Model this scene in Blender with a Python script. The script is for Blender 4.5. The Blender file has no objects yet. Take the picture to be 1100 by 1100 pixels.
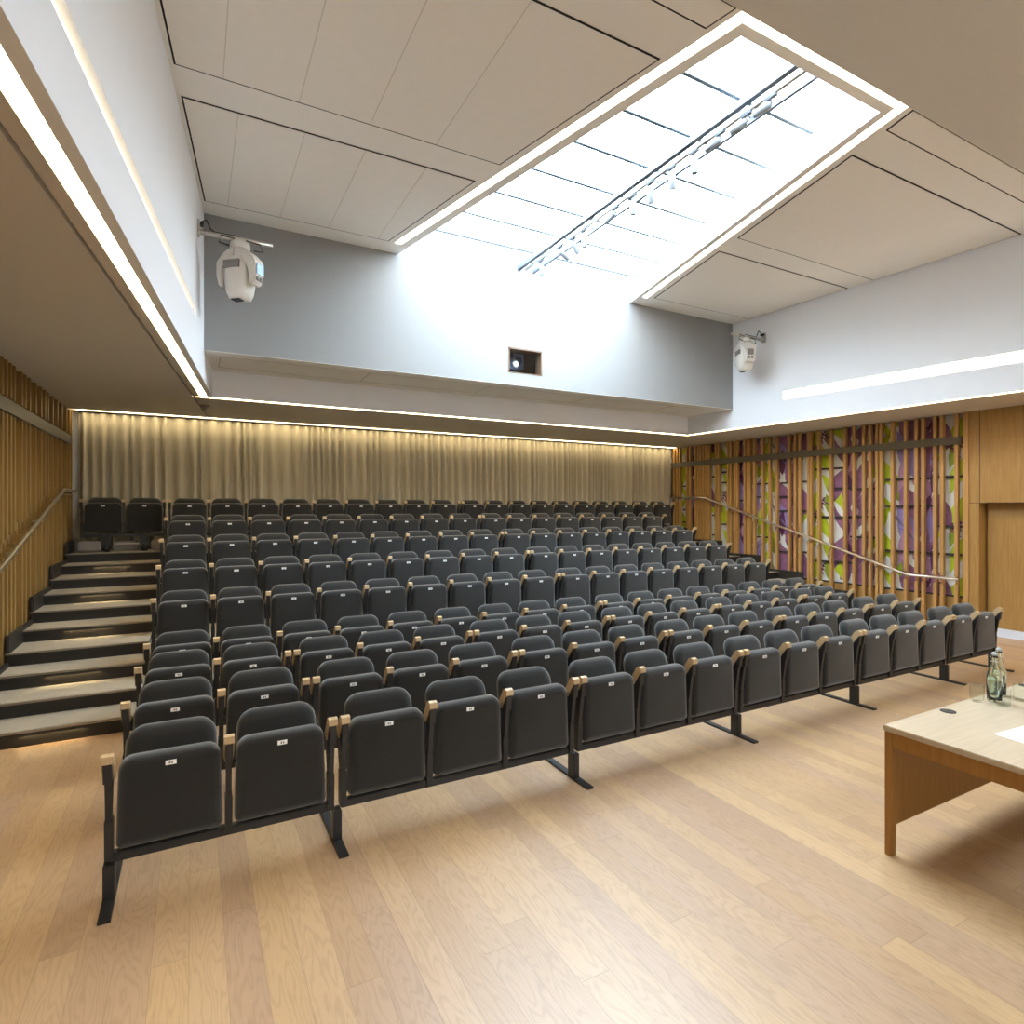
import bpy, bmesh, math, random
from mathutils import Vector, Matrix
random.seed(7)
S = bpy.context.scene
COL = S.collection

# ------------------------------------------------------------------ camera
TH = 0.4946
cam_d = bpy.data.cameras.new('camera'); cam = bpy.data.objects.new('camera', cam_d); COL.objects.link(cam)
cam.location = (0, 0, 1.745)
cam.rotation_euler = (math.pi/2, 0, -TH)
cam_d.sensor_width = 36; cam_d.lens = 36*633.2/1100
cam_d.shift_y = -4.7/1100
cam_d.clip_start = .05; cam_d.clip_end = 60
S.camera = cam

# ------------------------------------------------------------------ world: bright overcast sky
W = bpy.data.worlds.new('overcast_sky'); S.world = W; W.use_nodes = True
bg = W.node_tree.nodes['Background']
bg.inputs[0].default_value = (.80, .91, 1, 1); bg.inputs[1].default_value = 10.3
S.view_settings.view_transform = 'Standard'; S.view_settings.look = 'None'
S.view_settings.exposure = 1.32; S.view_settings.gamma = 1; S.view_settings.use_curve_mapping = False
LED = 14.0
# daylight portal across the skylight opening
pl = bpy.data.lights.new('skylight_portal', 'AREA'); pl.shape = 'RECTANGLE'; pl.size = 4.4; pl.size_y = 4.8
pl.cycles.is_portal = True
po = bpy.data.objects.new('skylight_portal', pl); COL.objects.link(po); po.location = (3.97, 4.75, 5.3)

pl2 = bpy.data.lights.new('added_skylight_portal', 'AREA'); pl2.shape = 'RECTANGLE'; pl2.size = 3.6; pl2.size_y = 1.4  # portal for the extra skylight, added out of view behind the camera
pl2.cycles.is_portal = True
po2 = bpy.data.objects.new('added_skylight_portal', pl2); COL.objects.link(po2); po2.location = (3.4, -2.3, 5.2)

# ------------------------------------------------------------------ materials
MATS = {}
def new_mat(name):
    m = bpy.data.materials.new(name); m.use_nodes = True; MATS[name] = m
    return m, m.node_tree, m.node_tree.nodes['Principled BSDF']
def N(nt, t, **k):
    n = nt.nodes.new(t)
    for a, b in k.items(): setattr(n, a, b)
    return n
def plain(name, col, rough=.6, metal=0, noise=0, nscale=40, bump=0, spec=.5, sheen=0, stretch=None):
    m, nt, p = new_mat(name)
    p.inputs['Roughness'].default_value = rough; p.inputs['Metallic'].default_value = metal
    p.inputs['Specular IOR Level'].default_value = spec
    if sheen:
        p.inputs['Sheen Weight'].default_value = sheen; p.inputs['Sheen Roughness'].default_value = .5
    c = (*col, 1)
    p.inputs['Base Color'].default_value = c
    tc = N(nt, 'ShaderNodeTexCoord'); no = N(nt, 'ShaderNodeTexNoise'); no.inputs['Scale'].default_value = nscale
    no.inputs['Detail'].default_value = 5
    mp = N(nt, 'ShaderNodeMapping'); nt.links.new(tc.outputs['Object'], mp.inputs[0]); nt.links.new(mp.outputs[0], no.inputs[0])
    if stretch: mp.inputs['Scale'].default_value = stretch
    cr = N(nt, 'ShaderNodeMix', data_type='RGBA')
    cr.inputs[6].default_value = tuple(x*(1-noise) for x in col)+(1,); cr.inputs[7].default_value = tuple(min(1, x*(1+noise)) for x in col)+(1,)
    nt.links.new(no.outputs[0], cr.inputs[0]); nt.links.new(cr.outputs[2], p.inputs['Base Color'])
    if bump:
        b = N(nt, 'ShaderNodeBump'); b.inputs['Strength'].default_value = bump; b.inputs['Distance'].default_value = .01
        nt.links.new(no.outputs[0], b.inputs['Height']); nt.links.new(b.outputs[0], p.inputs['Normal'])
    return m
def emit(name, col, s):
    m, nt, p = new_mat(name)
    p.inputs['Base Color'].default_value = (*col, 1)
    p.inputs['Emission Color'].default_value = (*col, 1); p.inputs['Emission Strength'].default_value = s
    return m
white_paint = plain('white_paint', (.84, .84, .86), .7, noise=.01, nscale=3)
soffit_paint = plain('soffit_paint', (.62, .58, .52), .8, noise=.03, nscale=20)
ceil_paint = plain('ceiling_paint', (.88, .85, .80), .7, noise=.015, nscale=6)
seam_m = plain('panel_seam', (.66, .62, .57), .8)
panel_paint = plain('ceiling_panel_paint', (.88, .84, .78), .65, noise=.03, nscale=12)
grey_fabric = plain('grey_wall_fabric', (.285, .28, .275), .95, noise=.10, nscale=160, bump=.1)
dark_gap = plain('dark_gap', (.02, .018, .016), .9)
black_metal = plain('black_metal', (.016, .016, .017), .45, noise=.2)
black_paint = plain('black_step_paint', (.018, .015, .012), .55, noise=.2)
charcoal = plain('charcoal_upholstery', (.0155, .0145, .0135), .95, noise=.35, nscale=420, bump=.25, sheen=.45, spec=.25)
carpet = plain('step_carpet', (.36, .31, .24), .98, noise=.35, nscale=260, bump=.3, spec=.1)
nosing = plain('nosing_metal', (.30, .25, .19), .45, metal=.6)
steel = plain('brushed_steel', (.62, .58, .52), .3, metal=1, noise=.1)
white_plastic = plain('white_plastic', (.74, .72, .68), .4)
fixture_white = plain('fixture_white', (.72, .67, .60), .4)
grey_vent = plain('vent_grey', (.22, .20, .18), .6, noise=.3, nscale=200)
screen_blue = plain('screen_blue', (.20, .40, .70), .25)
plate = plain('number_plate', (.85, .84, .82), .4)
mark = plain('number_ink', (.1, .1, .1), .6)
paper_m = plain('white_paper', (.88, .88, .90), .8)
curtain_m = plain('curtain_cloth', (.46, .41, .31), .95, noise=.12, nscale=90, spec=.1, sheen=.1)
tray_m = plain('dark_cable_tray', (.085, .07, .05), .6, noise=.25, nscale=60)
alu = plain('skirting_grey', (.62, .65, .74), .45)
truss_m = plain('truss_paint', (.55, .58, .62), .5)
truss_dark = plain('truss_edge', (.12, .14, .17), .5)
bar_m = plain('glazing_bar', (.10, .13, .16), .5)
spot_m = plain('spotlight_grey', (.22, .24, .26), .45)
warm = emit('warm_led', (1, .80, .48), LED)
warm_sky = emit('skylight_surround_led', (1, .88, .68), LED*.45)
warm_step = emit('step_led', (1, .78, .42), LED*1.2)
warm_cove = emit('cove_led', (1, .86, .62), LED*.50)
warm_cove_left = emit('cove_led_left', (1, .86, .62), LED*.055)
warm_curtain = emit('curtain_led', (1, .84, .52), LED*.35)
proj_glow = emit('projector_lens', (.75, .88, 1), 2.0)

def wood(name, c1, c2, rough=.45, axis='z', scale=1.0, spec=.4):
    m, nt, p = new_mat(name)
    tc = N(nt, 'ShaderNodeTexCoord'); mp = N(nt, 'ShaderNodeMapping')
    s = {'z': (14, 14, .9), 'y': (14, .9, 14), 'x': (.9, 14, 14)}[axis]
    mp.inputs['Scale'].default_value = tuple(a*scale for a in s)
    nt.links.new(tc.outputs['Object'], mp.inputs[0])
    no = N(nt, 'ShaderNodeTexNoise'); no.inputs['Scale'].default_value = 3.0; no.inputs['Detail'].default_value = 8; no.inputs['Distortion'].default_value = .6
    nt.links.new(mp.outputs[0], no.inputs[0])
    r = N(nt, 'ShaderNodeMapRange'); r.inputs[1].default_value = .3; r.inputs[2].default_value = .7
    nt.links.new(no.outputs[0], r.inputs[0])
    mx = N(nt, 'ShaderNodeMix', data_type='RGBA'); mx.inputs[6].default_value = (*c1, 1); mx.inputs[7].default_value = (*c2, 1)
    nt.links.new(r.outputs[0], mx.inputs[0]); nt.links.new(mx.outputs[2], p.inputs['Base Color'])
    p.inputs['Roughness'].default_value = rough; p.inputs['Specular IOR Level'].default_value = spec
    return m
oak_wall = wood('oak_wall_veneer', (.30, .162, .045), (.375, .22, .07))
oak_slat = wood('oak_batten', (.37, .195, .062), (.46, .26, .09))
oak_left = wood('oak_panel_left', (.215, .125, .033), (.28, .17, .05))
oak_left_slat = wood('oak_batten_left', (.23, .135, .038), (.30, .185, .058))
oak_arm = wood('oak_armrest', (.40, .28, .15), (.48, .35, .20), axis='y', rough=.35)
oak_desk = wood('oak_desk', (.52, .33, .15), (.60, .40, .20), axis='x', rough=.35)
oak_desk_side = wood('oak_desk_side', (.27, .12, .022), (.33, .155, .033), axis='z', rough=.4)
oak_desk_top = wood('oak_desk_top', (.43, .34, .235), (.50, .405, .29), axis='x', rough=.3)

def floor_mat():
    m, nt, p = new_mat('oak_floorboards'); L = nt.links.new
    tc = N(nt, 'ShaderNodeTexCoord'); sx = N(nt, 'ShaderNodeSeparateXYZ'); L(tc.outputs['Object'], sx.inputs[0])
    def M(op, a, b=None, c=None):
        n = N(nt, 'ShaderNodeMath', operation=op)
        for i, v in enumerate((a, b, c)):
            if v is None: continue
            if isinstance(v, (int, float)): n.inputs[i].default_value = v
            else: L(v, n.inputs[i])
        return n.outputs[0]
    bw = .127
    u = M('DIVIDE', M('SUBTRACT', sx.outputs[0], .363), bw)
    row = M('FLOOR', u); fu = M('FRACT', u)
    wn = N(nt, 'ShaderNodeTexWhiteNoise', noise_dimensions='1D'); L(row, wn.inputs['W'])
    v = M('DIVIDE', M('ADD', sx.outputs[1], M('MULTIPLY', wn.outputs[0], 9.0)), 1.75)
    pl_ = M('FLOOR', v); fv = M('FRACT', v)
    cid = N(nt, 'ShaderNodeCombineXYZ'); L(row, cid.inputs[0]); L(pl_, cid.inputs[1])
    wn2 = N(nt, 'ShaderNodeTexWhiteNoise', noise_dimensions='3D'); L(cid.outputs[0], wn2.inputs['Vector'])
    cr = N(nt, 'ShaderNodeValToRGB'); e = cr.color_ramp.elements
    e[0].position = 0; e[0].color = (0.372, 0.236, 0.144, 1); e[1].position = 1; e[1].color = (0.484, 0.320, 0.174, 1)
    for ps, c in ((.18, (0.419, 0.267, 0.144, 1)), (.40, (0.465, 0.307, 0.170, 1)), (.6, (0.400, 0.258, 0.161, 1)), (.8, (0.470, 0.307, 0.157, 1))):
        x = cr.color_ramp.elements.new(ps); x.color = c
    L(wn2.outputs['Value'], cr.inputs[0])
    # grain: cathedral figure from distorted waves, offset per board
    cg = N(nt, 'ShaderNodeCombineXYZ')
    L(M('ADD', M('MULTIPLY', sx.outputs[0], 1.0), M('MULTIPLY', wn2.outputs['Value'], 31)), cg.inputs[0])
    L(M('MULTIPLY', M('ADD', sx.outputs[1], M('MULTIPLY', wn2.outputs['Value'], 17)), .14), cg.inputs[1])
    n1 = N(nt, 'ShaderNodeTexNoise'); n1.inputs['Scale'].default_value = 6; n1.inputs['Detail'].default_value = 3; L(cg.outputs[0], n1.inputs[0])
    ring = M('SINE', M('MULTIPLY', n1.outputs[0], 150))
    ringm = M('MULTIPLY_ADD', ring, .5, .5)
    n2 = N(nt, 'ShaderNodeTexNoise'); n2.inputs['Scale'].default_value = 120; n2.inputs['Detail'].default_value = 3; L(cg.outputs[0], n2.inputs[0])
    g = M('ADD', M('MULTIPLY', M('POWER', ringm, 3), .12), M('MULTIPLY', n2.outputs[0], .12))
    mx = N(nt, 'ShaderNodeMix', data_type='RGBA', blend_type='MULTIPLY'); mx.inputs[0].default_value = 1
    L(cr.outputs[0], mx.inputs[6])
    k = M('SUBTRACT', 1.01, g); cc = N(nt, 'ShaderNodeCombineColor'); L(k, cc.inputs[0]); L(M('SUBTRACT', k, M('MULTIPLY', g, .12)), cc.inputs[1]); L(M('SUBTRACT', k, M('MULTIPLY', g, .3)), cc.inputs[2])
    L(cc.outputs[0], mx.inputs[7])
    # seams: thin, stronger every few boards
    du = M('MINIMUM', fu, M('SUBTRACT', 1, fu)); dv = M('MINIMUM', fv, M('SUBTRACT', 1, fv))
    wide = M('MULTIPLY_ADD', M('GREATER_THAN', wn.outputs[0], .7), .006, .009)
    s1 = M('LESS_THAN', du, wide); s2 = M('LESS_THAN', dv, .0010)
    seam = M('MULTIPLY', M('MAXIMUM', s1, s2), .45)
    mx2 = N(nt, 'ShaderNodeMix', data_type='RGBA'); L(seam, mx2.inputs[0]); L(mx.outputs[2], mx2.inputs[6]); mx2.inputs[7].default_value = (.16, .09, .045, 1)
    L(mx2.outputs[2], p.inputs['Base Color'])
    p.inputs['Roughness'].default_value = .38; p.inputs['Specular IOR Level'].default_value = .85
    return m
floor_m = floor_mat()

def glass_mat(name, tint=(1, 1, 1), ior=1.45):
    m, nt, p = new_mat(name)
    p.inputs['Base Color'].default_value = (*tint, 1); p.inputs['Roughness'].default_value = .02
    p.inputs['Transmission Weight'].default_value = 1; p.inputs['IOR'].default_value = ior
    return m
tumbler_glass = None; bottle_glass = glass_mat('green_tinted_glass', (.93, .99, .94))
water_m = glass_mat('water', (.93, .98, .93), 1.33)
def pane_mat():
    m = bpy.data.materials.new('skylight_glass'); m.use_nodes = True; nt = m.node_tree; nt.nodes.clear()
    o = N(nt, 'ShaderNodeOutputMaterial'); t = N(nt, 'ShaderNodeBsdfTransparent'); g = N(nt, 'ShaderNodeBsdfGlossy'); mx = N(nt, 'ShaderNodeMixShader')
    t.inputs[0].default_value = (.93, .97, 1, 1); g.inputs['Roughness'].default_value = .05; mx.inputs[0].default_value = .05
    nt.links.new(t.outputs[0], mx.inputs[1]); nt.links.new(g.outputs[0], mx.inputs[2]); nt.links.new(mx.outputs[0], o.inputs[0])
    return m
pane_m = pane_mat()
def thin_glass():
    m = bpy.data.materials.new('clear_glass'); m.use_nodes = True; nt = m.node_tree; nt.nodes.clear()
    o = N(nt, 'ShaderNodeOutputMaterial'); t = N(nt, 'ShaderNodeBsdfTransparent'); g = N(nt, 'ShaderNodeBsdfGlossy'); mx = N(nt, 'ShaderNodeMixShader'); lw = N(nt, 'ShaderNodeLayerWeight')
    t.inputs[0].default_value = (.96, .98, .97, 1); g.inputs['Roughness'].default_value = .05; pw = N(nt, 'ShaderNodeMath', operation='POWER'); pw.inputs[1].default_value = 4; ml = N(nt, 'ShaderNodeMath', operation='MULTIPLY'); ml.inputs[1].default_value = .45
    lw.inputs[0].default_value = .5; nt.links.new(lw.outputs['Facing'], pw.inputs[0]); nt.links.new(pw.outputs[0], ml.inputs[0]); nt.links.new(ml.outputs[0], mx.inputs[0])
    nt.links.new(t.outputs[0], mx.inputs[1]); nt.links.new(g.outputs[0], mx.inputs[2]); nt.links.new(mx.outputs[0], o.inputs[0])
    return m
tumbler_glass = thin_glass()

# ------------------------------------------------------------------ mesh helpers
def box(bm, x0, x1, y0, y1, z0, z1, mi=0):
    vs = [bm.verts.new(p) for p in ((x0,y0,z0),(x1,y0,z0),(x1,y1,z0),(x0,y1,z0),(x0,y0,z1),(x1,y0,z1),(x1,y1,z1),(x0,y1,z1))]
    for f in ((3,2,1,0),(4,5,6,7),(0,1,5,4),(1,2,6,5),(2,3,7,6),(3,0,4,7)):
        bm.faces.new([vs[i] for i in f]).material_index = mi
def hexa(bm, pts, mi=0):      # eight corners: bottom four counter-clockwise, then top four
    vs = [bm.verts.new(p) for p in pts]
    for f in ((3,2,1,0),(4,5,6,7),(0,1,5,4),(1,2,6,5),(2,3,7,6),(3,0,4,7)):
        bm.faces.new([vs[i] for i in f]).material_index = mi
def prism(bm, poly, z0, z1, mi=0):   # polygon in XY
    a = [bm.verts.new((x, y, z0)) for x, y in poly]; b = [bm.verts.new((x, y, z1)) for x, y in poly]
    n = len(poly)
    bm.faces.new(a[::-1]).material_index = mi; bm.faces.new(b).material_index = mi
    for i in range(n): bm.faces.new((a[i], a[(i+1) % n], b[(i+1) % n], b[i])).material_index = mi
def prism_x(bm, poly, x0, x1, mi=0):  # polygon in YZ
    a = [bm.verts.new((x0, y, z)) for y, z in poly]; b = [bm.verts.new((x1, y, z)) for y, z in poly]
    n = len(poly)
    bm.faces.new(a[::-1]).material_index = mi; bm.faces.new(b).material_index = mi
    for i in range(n): bm.faces.new((a[i], a[(i+1) % n], b[(i+1) % n], b[i])).material_index = mi
def tube(bm, pts, r, seg=10, cap=True, mi=0):
    rings = []; pts = [Vector(p) for p in pts]
    for i, p in enumerate(pts):
        d = (pts[min(i+1, len(pts)-1)] - pts[max(i-1, 0)]).normalized()
        up = Vector((0, 0, 1)) if abs(d.z) < .95 else Vector((1, 0, 0))
        a = d.cross(up).normalized(); b = d.cross(a)
        rr = r[i] if isinstance(r, (list, tuple)) else r
        rings.append([bm.verts.new(p + a*rr*math.cos(2*math.pi*k/seg) + b*rr*math.sin(2*math.pi*k/seg)) for k in range(seg)])
    for u, v in zip(rings, rings[1:]):
        for k in range(seg):
            f = bm.faces.new((u[k], u[(k+1) % seg], v[(k+1) % seg], v[k])); f.smooth = True; f.material_index = mi
    if cap: bm.faces.new(rings[0]).material_index = mi; bm.faces.new(rings[-1][::-1]).material_index = mi
def lathe(bm, prof, cx, cy, seg=28, mi=0):
    rings = []
    for r, z in prof:
        if r < 1e-5: rings.append([bm.verts.new((cx, cy, z))])
        else: rings.append([bm.verts.new((cx+r*math.cos(2*math.pi*k/seg), cy+r*math.sin(2*math.pi*k/seg), z)) for k in range(seg)])
    for u, v in zip(rings, rings[1:]):
        for k in range(seg):
            a, b = u[k % len(u)], u[(k+1) % len(u)]; c, d = v[(k+1) % len(v)], v[k % len(v)]
            q = []
            for x in (a, b, c, d):
                if x not in q: q.append(x)
            if len(q) > 2:
                f = bm.faces.new(q); f.smooth = True; f.material_index = mi
def pad(bm, w0, w1, z0, z1, r, prof, ycen, lean, seg=5):
    """rounded upholstery pad in the XZ plane. prof: list of (inset, y); w0 bottom width, w1 top width; lean = dy per dz."""
    loops = []
    for ins, y in prof:
        W0, W1 = w0/2-ins, w1/2-ins; a, b = z0+ins, z1-ins; rr = max(r-ins, .004); rb = max(r*.45-ins, .003)
        pts = []
        for (sx, sz, rad) in ((1, -1, rb), (1, 1, rr), (-1, 1, rr), (-1, -1, rb)):
            cxw = (W1 if sz > 0 else W0) - rad; cz = (b if sz > 0 else a) - sz*rad
            a0 = {(1, -1): -90, (1, 1): 0, (-1, 1): 90, (-1, -1): 180}[(sx, sz)]
            for k in range(seg+1):
                t = math.radians(a0 + 90*k/seg)
                pts.append((sx*cxw + rad*math.cos(t), cz + rad*math.sin(t)))
        loops.append([bm.verts.new((x, ycen + y + lean*(z-z0), z)) for x, z in pts])
    for u, v in zip(loops, loops[1:]):
        n = len(u)
        for k in range(n):
            f = bm.faces.new((u[k], u[(k+1) % n], v[(k+1) % n], v[k])); f.smooth = True
    bm.faces.new(loops[0][::-1]).smooth = True; bm.faces.new(loops[-1]).smooth = True

def mesh_from(name, bm, *mats, recalc=True):
    if recalc: bmesh.ops.recalc_face_normals(bm, faces=bm.faces)
    me = bpy.data.meshes.new(name); bm.to_mesh(me); bm.free()
    for m in mats: me.materials.append(m)
    return me
def obj(name, bm, mats, parent=None, loc=None, bevel=0, **props):
    if not isinstance(mats, (list, tuple)): mats = [mats]
    if bevel: bmesh.ops.bevel(bm, geom=list(bm.edges), offset=bevel, segments=2, affect='EDGES', clamp_overlap=True)
    me = bm if isinstance(bm, bpy.types.Mesh) else mesh_from(name, bm, *mats)
    o = bpy.data.objects.new(name, me); COL.objects.link(o)
    if parent: o.parent = parent
    if loc: o.location = loc
    for k, v in props.items(): o[k] = v
    return o
def B(): return bmesh.new()
def quick(name, mats, boxes, parent=None, bevel=0, loc=None, **props):
    bm = B()
    for b in boxes: box(bm, *b)
    return obj(name, bm, mats, parent, loc, bevel, **props)
def empty(name, loc, label, cat, group=None):
    o = bpy.data.objects.new(name, None); COL.objects.link(o); o.location = loc; o.empty_display_size = .1
    o['label'] = label; o['category'] = cat
    if group: o['group'] = group
    return o
def struct(name, bm, mats, parent=None): return obj(name, bm, mats, parent, kind='structure')

# ------------------------------------------------------------------ setting
ZS, ZC, ZP = 3.07, 4.83, 5.12          # soffit, ceiling, skylight glass
Y0, YB = -4.0, 10.05
xl = lambda y: -.45 + .1087*(y-2.0)     # edge of the left soffit / upper left wall
xr = lambda y: 8.23 - .0646*(y-3.11)    # edge of the right soffit / upper right wall
YG, YR = 6.97, 7.93                     # face of the grey box, face of the recess under it

bm = B(); box(bm, -1.75, 10.0, Y0-.2, YB+.2, -.15, 0); struct('floor', bm, floor_m)
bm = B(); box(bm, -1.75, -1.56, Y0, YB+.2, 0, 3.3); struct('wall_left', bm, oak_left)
bm = B(); box(bm, -1.75, 10.0, YB, YB+.2, 0, 3.3); struct('wall_back', bm, white_paint)
bm = B(); box(bm, -1.75, 10.0, Y0-.2, Y0, 0, 5.3); struct('wall_front', bm, white_paint)
# right wall: plain wood part with recessed door, then the part behind the artwork
YD = 4.21
bm = B()
box(bm, 9.56, 10.0, YD, YB+.2, 0, 3.3)
box(bm, 9.42, 10.0, 4.05, YD, 0, 3.3)
box(bm, 9.42, 10.0, 2.6, 4.05, 1.81, 3.3)
box(bm, 9.42, 10.0, Y0, 2.6, 0, 3.3)
box(bm, 9.66, 10.0, 2.6, 4.05, 0, 1.81)
struct('wall_right', bm, oak_wall)
bm = B()
box(bm, 9.418, 9.4205, 4.04, 4.046, 1.81, 3.07); box(bm, 9.418, 9.4205, 2.6, 4.21, 1.806, 1.812)
box(bm, 9.418, 9.4205, 3.2, 3.206, 1.81, 3.07)
struct('trim_1', bm, dark_gap)
bm = B(); box(bm, 9.40, 9.56, 4.17, 4.235, 0, 3.07); struct('trim_2', bm, oak_slat)
# recessed oak door
bm = B(); box(bm, 9.60, 9.66, 2.62, 4.03, .11, 1.80); d1 = struct('door_1', bm, oak_wall)
bm = B(); tube(bm, [(9.60, 2.80, .92), (9.55, 2.80, .92), (9.55, 2.93, .92)], .011); obj('door_handle', bm, steel, d1)
bm = B(); box(bm, 9.575, 9.66, 2.60, 4.05, 0, .11); struct('baseboard_right', bm, alu)
bm = B(); box(bm, 9.405, 9.42, Y0, 2.6, 0, .11); struct('baseboard_right_2', bm, alu)

# soffit ring (low ceiling) with light channels
def strip_poly(f0, f1, ya, yb): return [(f0(ya), ya), (f1(ya), ya), (f1(yb), yb), (f0(yb), yb)]
bm = B()
G = .21
prism(bm, strip_poly(lambda y: -1.75, lambda y: xl(y)-G-.012, Y0, YB-.29), ZS, ZS+.2)
prism(bm, strip_poly(lambda y: xl(y)-G+.012, lambda y: xl(y)-.135, Y0, YR+.04), ZS, ZS+.2)
prism(bm, strip_poly(lambda y: xl(y)-.14, lambda y: xl(y)-.01, Y0, YR), ZS+.061, ZS+.2)
prism(bm, strip_poly(lambda y: xl(y)-G-.012, lambda y: xl(y)-G+.012, Y0, YB-.29), ZS+.03, ZS+.2)
# back strip
prism(bm, [(xl(8.0)-G+.012, YR+.10), (10.0, YR+.10), (10.0, YB-.29), (xl(9.76)-G+.012, YB-.29)], ZS, ZS+.2)
prism(bm, [(xl(8.0)-G+.012, YR+.03), (10.0, YR+.03), (10.0, YR+.10), (xl(8.0)-G+.012, YR+.10)], ZS+.05, ZS+.2)
prism(bm, [(-1.75, YB-.29), (10.0, YB-.29), (10.0, YB+.1), (-1.75, YB+.1)], ZS+.05, ZS+.2)
prism(bm, [(-1.75, YB-.19), (10.0, YB-.19), (10.0, YB+.1), (-1.75, YB+.1)], ZS+.0, ZS+.05)
prism(bm, [(xl(9.76)-G-.03, YB-.32), (xl(9.76)-G+.03, YB-.32), (xl(9.76)-G+.03, YB-.29), (xl(9.76)-G-.03, YB-.29)], ZS, ZS+.05)
# right strip
prism(bm, strip_poly(lambda y: xr(y)+.10, lambda y: 10.0, Y0, YR+.10), ZS, ZS+.2)
prism(bm, strip_poly(lambda y: xr(y)+.01, lambda y: xr(y)+.11, Y0, YR+.1), ZS+.05, ZS+.2)
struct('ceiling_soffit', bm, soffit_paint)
# light strips in the soffit
def led(name, bm, label, grp='warm light strips in the room edges', m=None): return obj(name, bm, m or warm, None, label=label, category='light', group=grp)
bm = B(); prism(bm, strip_poly(lambda y: xl(y)-.134, lambda y: xl(y)-.066, Y0+.05, YR-.02), ZS+.012, ZS+.055)
led('light_strip', bm, 'wide warm light strip running through the low left ceiling')
bm = B(); prism(bm, [(xl(YR)-.12, YR+.035), (xr(YR)+.02, YR+.035), (xr(YR)+.02, YR+.095), (xl(YR)-.12, YR+.095)], ZS+.01, ZS+.045)
led('light_strip', bm, 'thin warm light strip along the recess under the grey wall box')
bm = B(); prism(bm, strip_poly(lambda y: xr(y)+.02, lambda y: xr(y)+.095, Y0+.05, YR+.02), ZS+.01, ZS+.045)
led('light_strip', bm, 'thin warm light strip under the upper right wall, above the flower mural')
bm = B(); box(bm, -1.40, 9.42, YB-.285, YB-.20, ZS+.004, ZS+.035)
led('light_strip', bm, 'warm light strip directly above the pleated curtain', m=warm_curtain)

# upper walls with recessed light coves
def cove_wall(name, xf, sgn, ya, yb, c0, c1, cy1, zt, lip):
    """wall rising from the soffit along xf; cove from ya to cy1 between height lines c0(y) and c1(y)."""
    bm = B(); T = .25; D = .09
    def seg(y0, y1, z00, z01, z10, z11, off0, off1):
        a = xf(y0)+sgn*off0; b = xf(y1)+sgn*off0; c = xf(y0)+sgn*off1; d = xf(y1)+sgn*off1
        hexa(bm, [(a, y0, z00), (c, y0, z00), (d, y1, z10), (b, y1, z10), (a, y0, z01), (c, y0, z01), (d, y1, z11), (b, y1, z11)])
    seg(ya, cy1, ZS+.06, c0(ya), ZS+.06, c0(cy1), 0, T); seg(ya, yb, ZS-.0, ZS+.06, ZS-.0, ZS+.06, 0, lip); seg(ya, cy1, c1(ya), zt, c1(cy1), zt, 0, T)
    seg(ya, cy1, c0(ya), c1(ya), c0(cy1), c1(cy1), D, T)
    seg(cy1, yb, ZS+.06, zt, ZS+.06, zt, 0, T)
    struct(name, bm, white_paint)
    bm = B()
    def led_seg(y0, y1):
        a = xf(y0)+sgn*.035; b = xf(y1)+sgn*.035; c = xf(y0)+sgn*.08; d = xf(y1)+sgn*.08
        hexa(bm, [(a, y0, c1(y0)-.02), (c, y0, c1(y0)-.02), (d, y1, c1(y1)-.02), (b, y1, c1(y1)-.02), (a, y0, c1(y0)-.001), (c, y0, c1(y0)-.001), (d, y1, c1(y1)-.001), (b, y1, c1(y1)-.001)])
    led_seg(ya+.05, cy1-.02)
    return bm
b1 = cove_wall('wall_left_upper', xl, -1, Y0, YR, lambda y: 3.39+.038*(y-2.4), lambda y: 3.495+.034*(y-2.5), 6.33, 5.3, .058)
led('light_strip', b1, 'long warm light strip in a slot high in the upper left wall', m=warm_cove_left)
b2 = cove_wall('wall_right_upper', xr, 1, Y0, YR, lambda y: 3.39+.010*(y-3.1), lambda y: 3.52+.010*(y-3.1), 6.05, 5.3, .018)
led('light_strip', b2, 'warm light strip in a slot in the white upper right wall', m=warm_cove)
# recess face and grey box (projection room) with its window hole
bm = B(); box(bm, -.6, 8.6, YR, YR+.02, ZS+.0, 3.6); struct('wall_back_recess', bm, white_paint)
bm = B()
wx0, wx1, wz0, wz1 = 3.70, 4.23, 3.56, 3.90
box(bm, -.2, wx0, YG, YG+.14, 3.40, 5.4); box(bm, wx1, 8.3, YG, YG+.14, 3.40, 5.4)
box(bm, wx0, wx1, YG, YG+.14, 3.40, wz0); box(bm, wx0, wx1, YG, YG+.14, wz1, 5.4)
struct('wall_back_upper', bm, grey_fabric)
bm = B(); box(bm, -.2, 8.3, YG+.001, YR+.02, 3.395, 3.45)
struct('ceiling_recess', bm, ceil_paint)
bm = B()
for x in (.25, 1.9, 3.55, 5.2, 6.85): box(bm, x, x+.008, YG+.2, YR-.2, 3.392, 3.396)
box(bm, .25, 7.5, YG+.2, YG+.208, 3.392, 3.396); box(bm, .25, 7.5, YR-.208, YR-.2, 3.392, 3.396)
struct('trim_3', bm, plain('recess_joint', (.55, .51, .46), .8))
bm = B()   # dark room behind the window
box(bm, 3.3, 4.6, YR+.5, YR+.55, 3.45, 4.3); box(bm, 3.25, 3.3, YG+.14, YR+.5, 3.45, 4.3); box(bm, 4.6, 4.65, YG+.14, YR+.5, 3.45, 4.3)
box(bm, 3.25, 4.65, YG+.14, YR+.5, 3.451, 3.5); box(bm, 3.25, 4.65, YG+.14, YR+.5, 4.25, 4.3)
struct('wall_projection_room', bm, plain('projection_room_dark', (.05, .045, .04), .8))
bm = B()
for a in ((wx0, wx0+.02), (wx1-.02, wx1)): box(bm, a[0], a[1], YG-.004, YG+.15, wz0, wz1)
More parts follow.
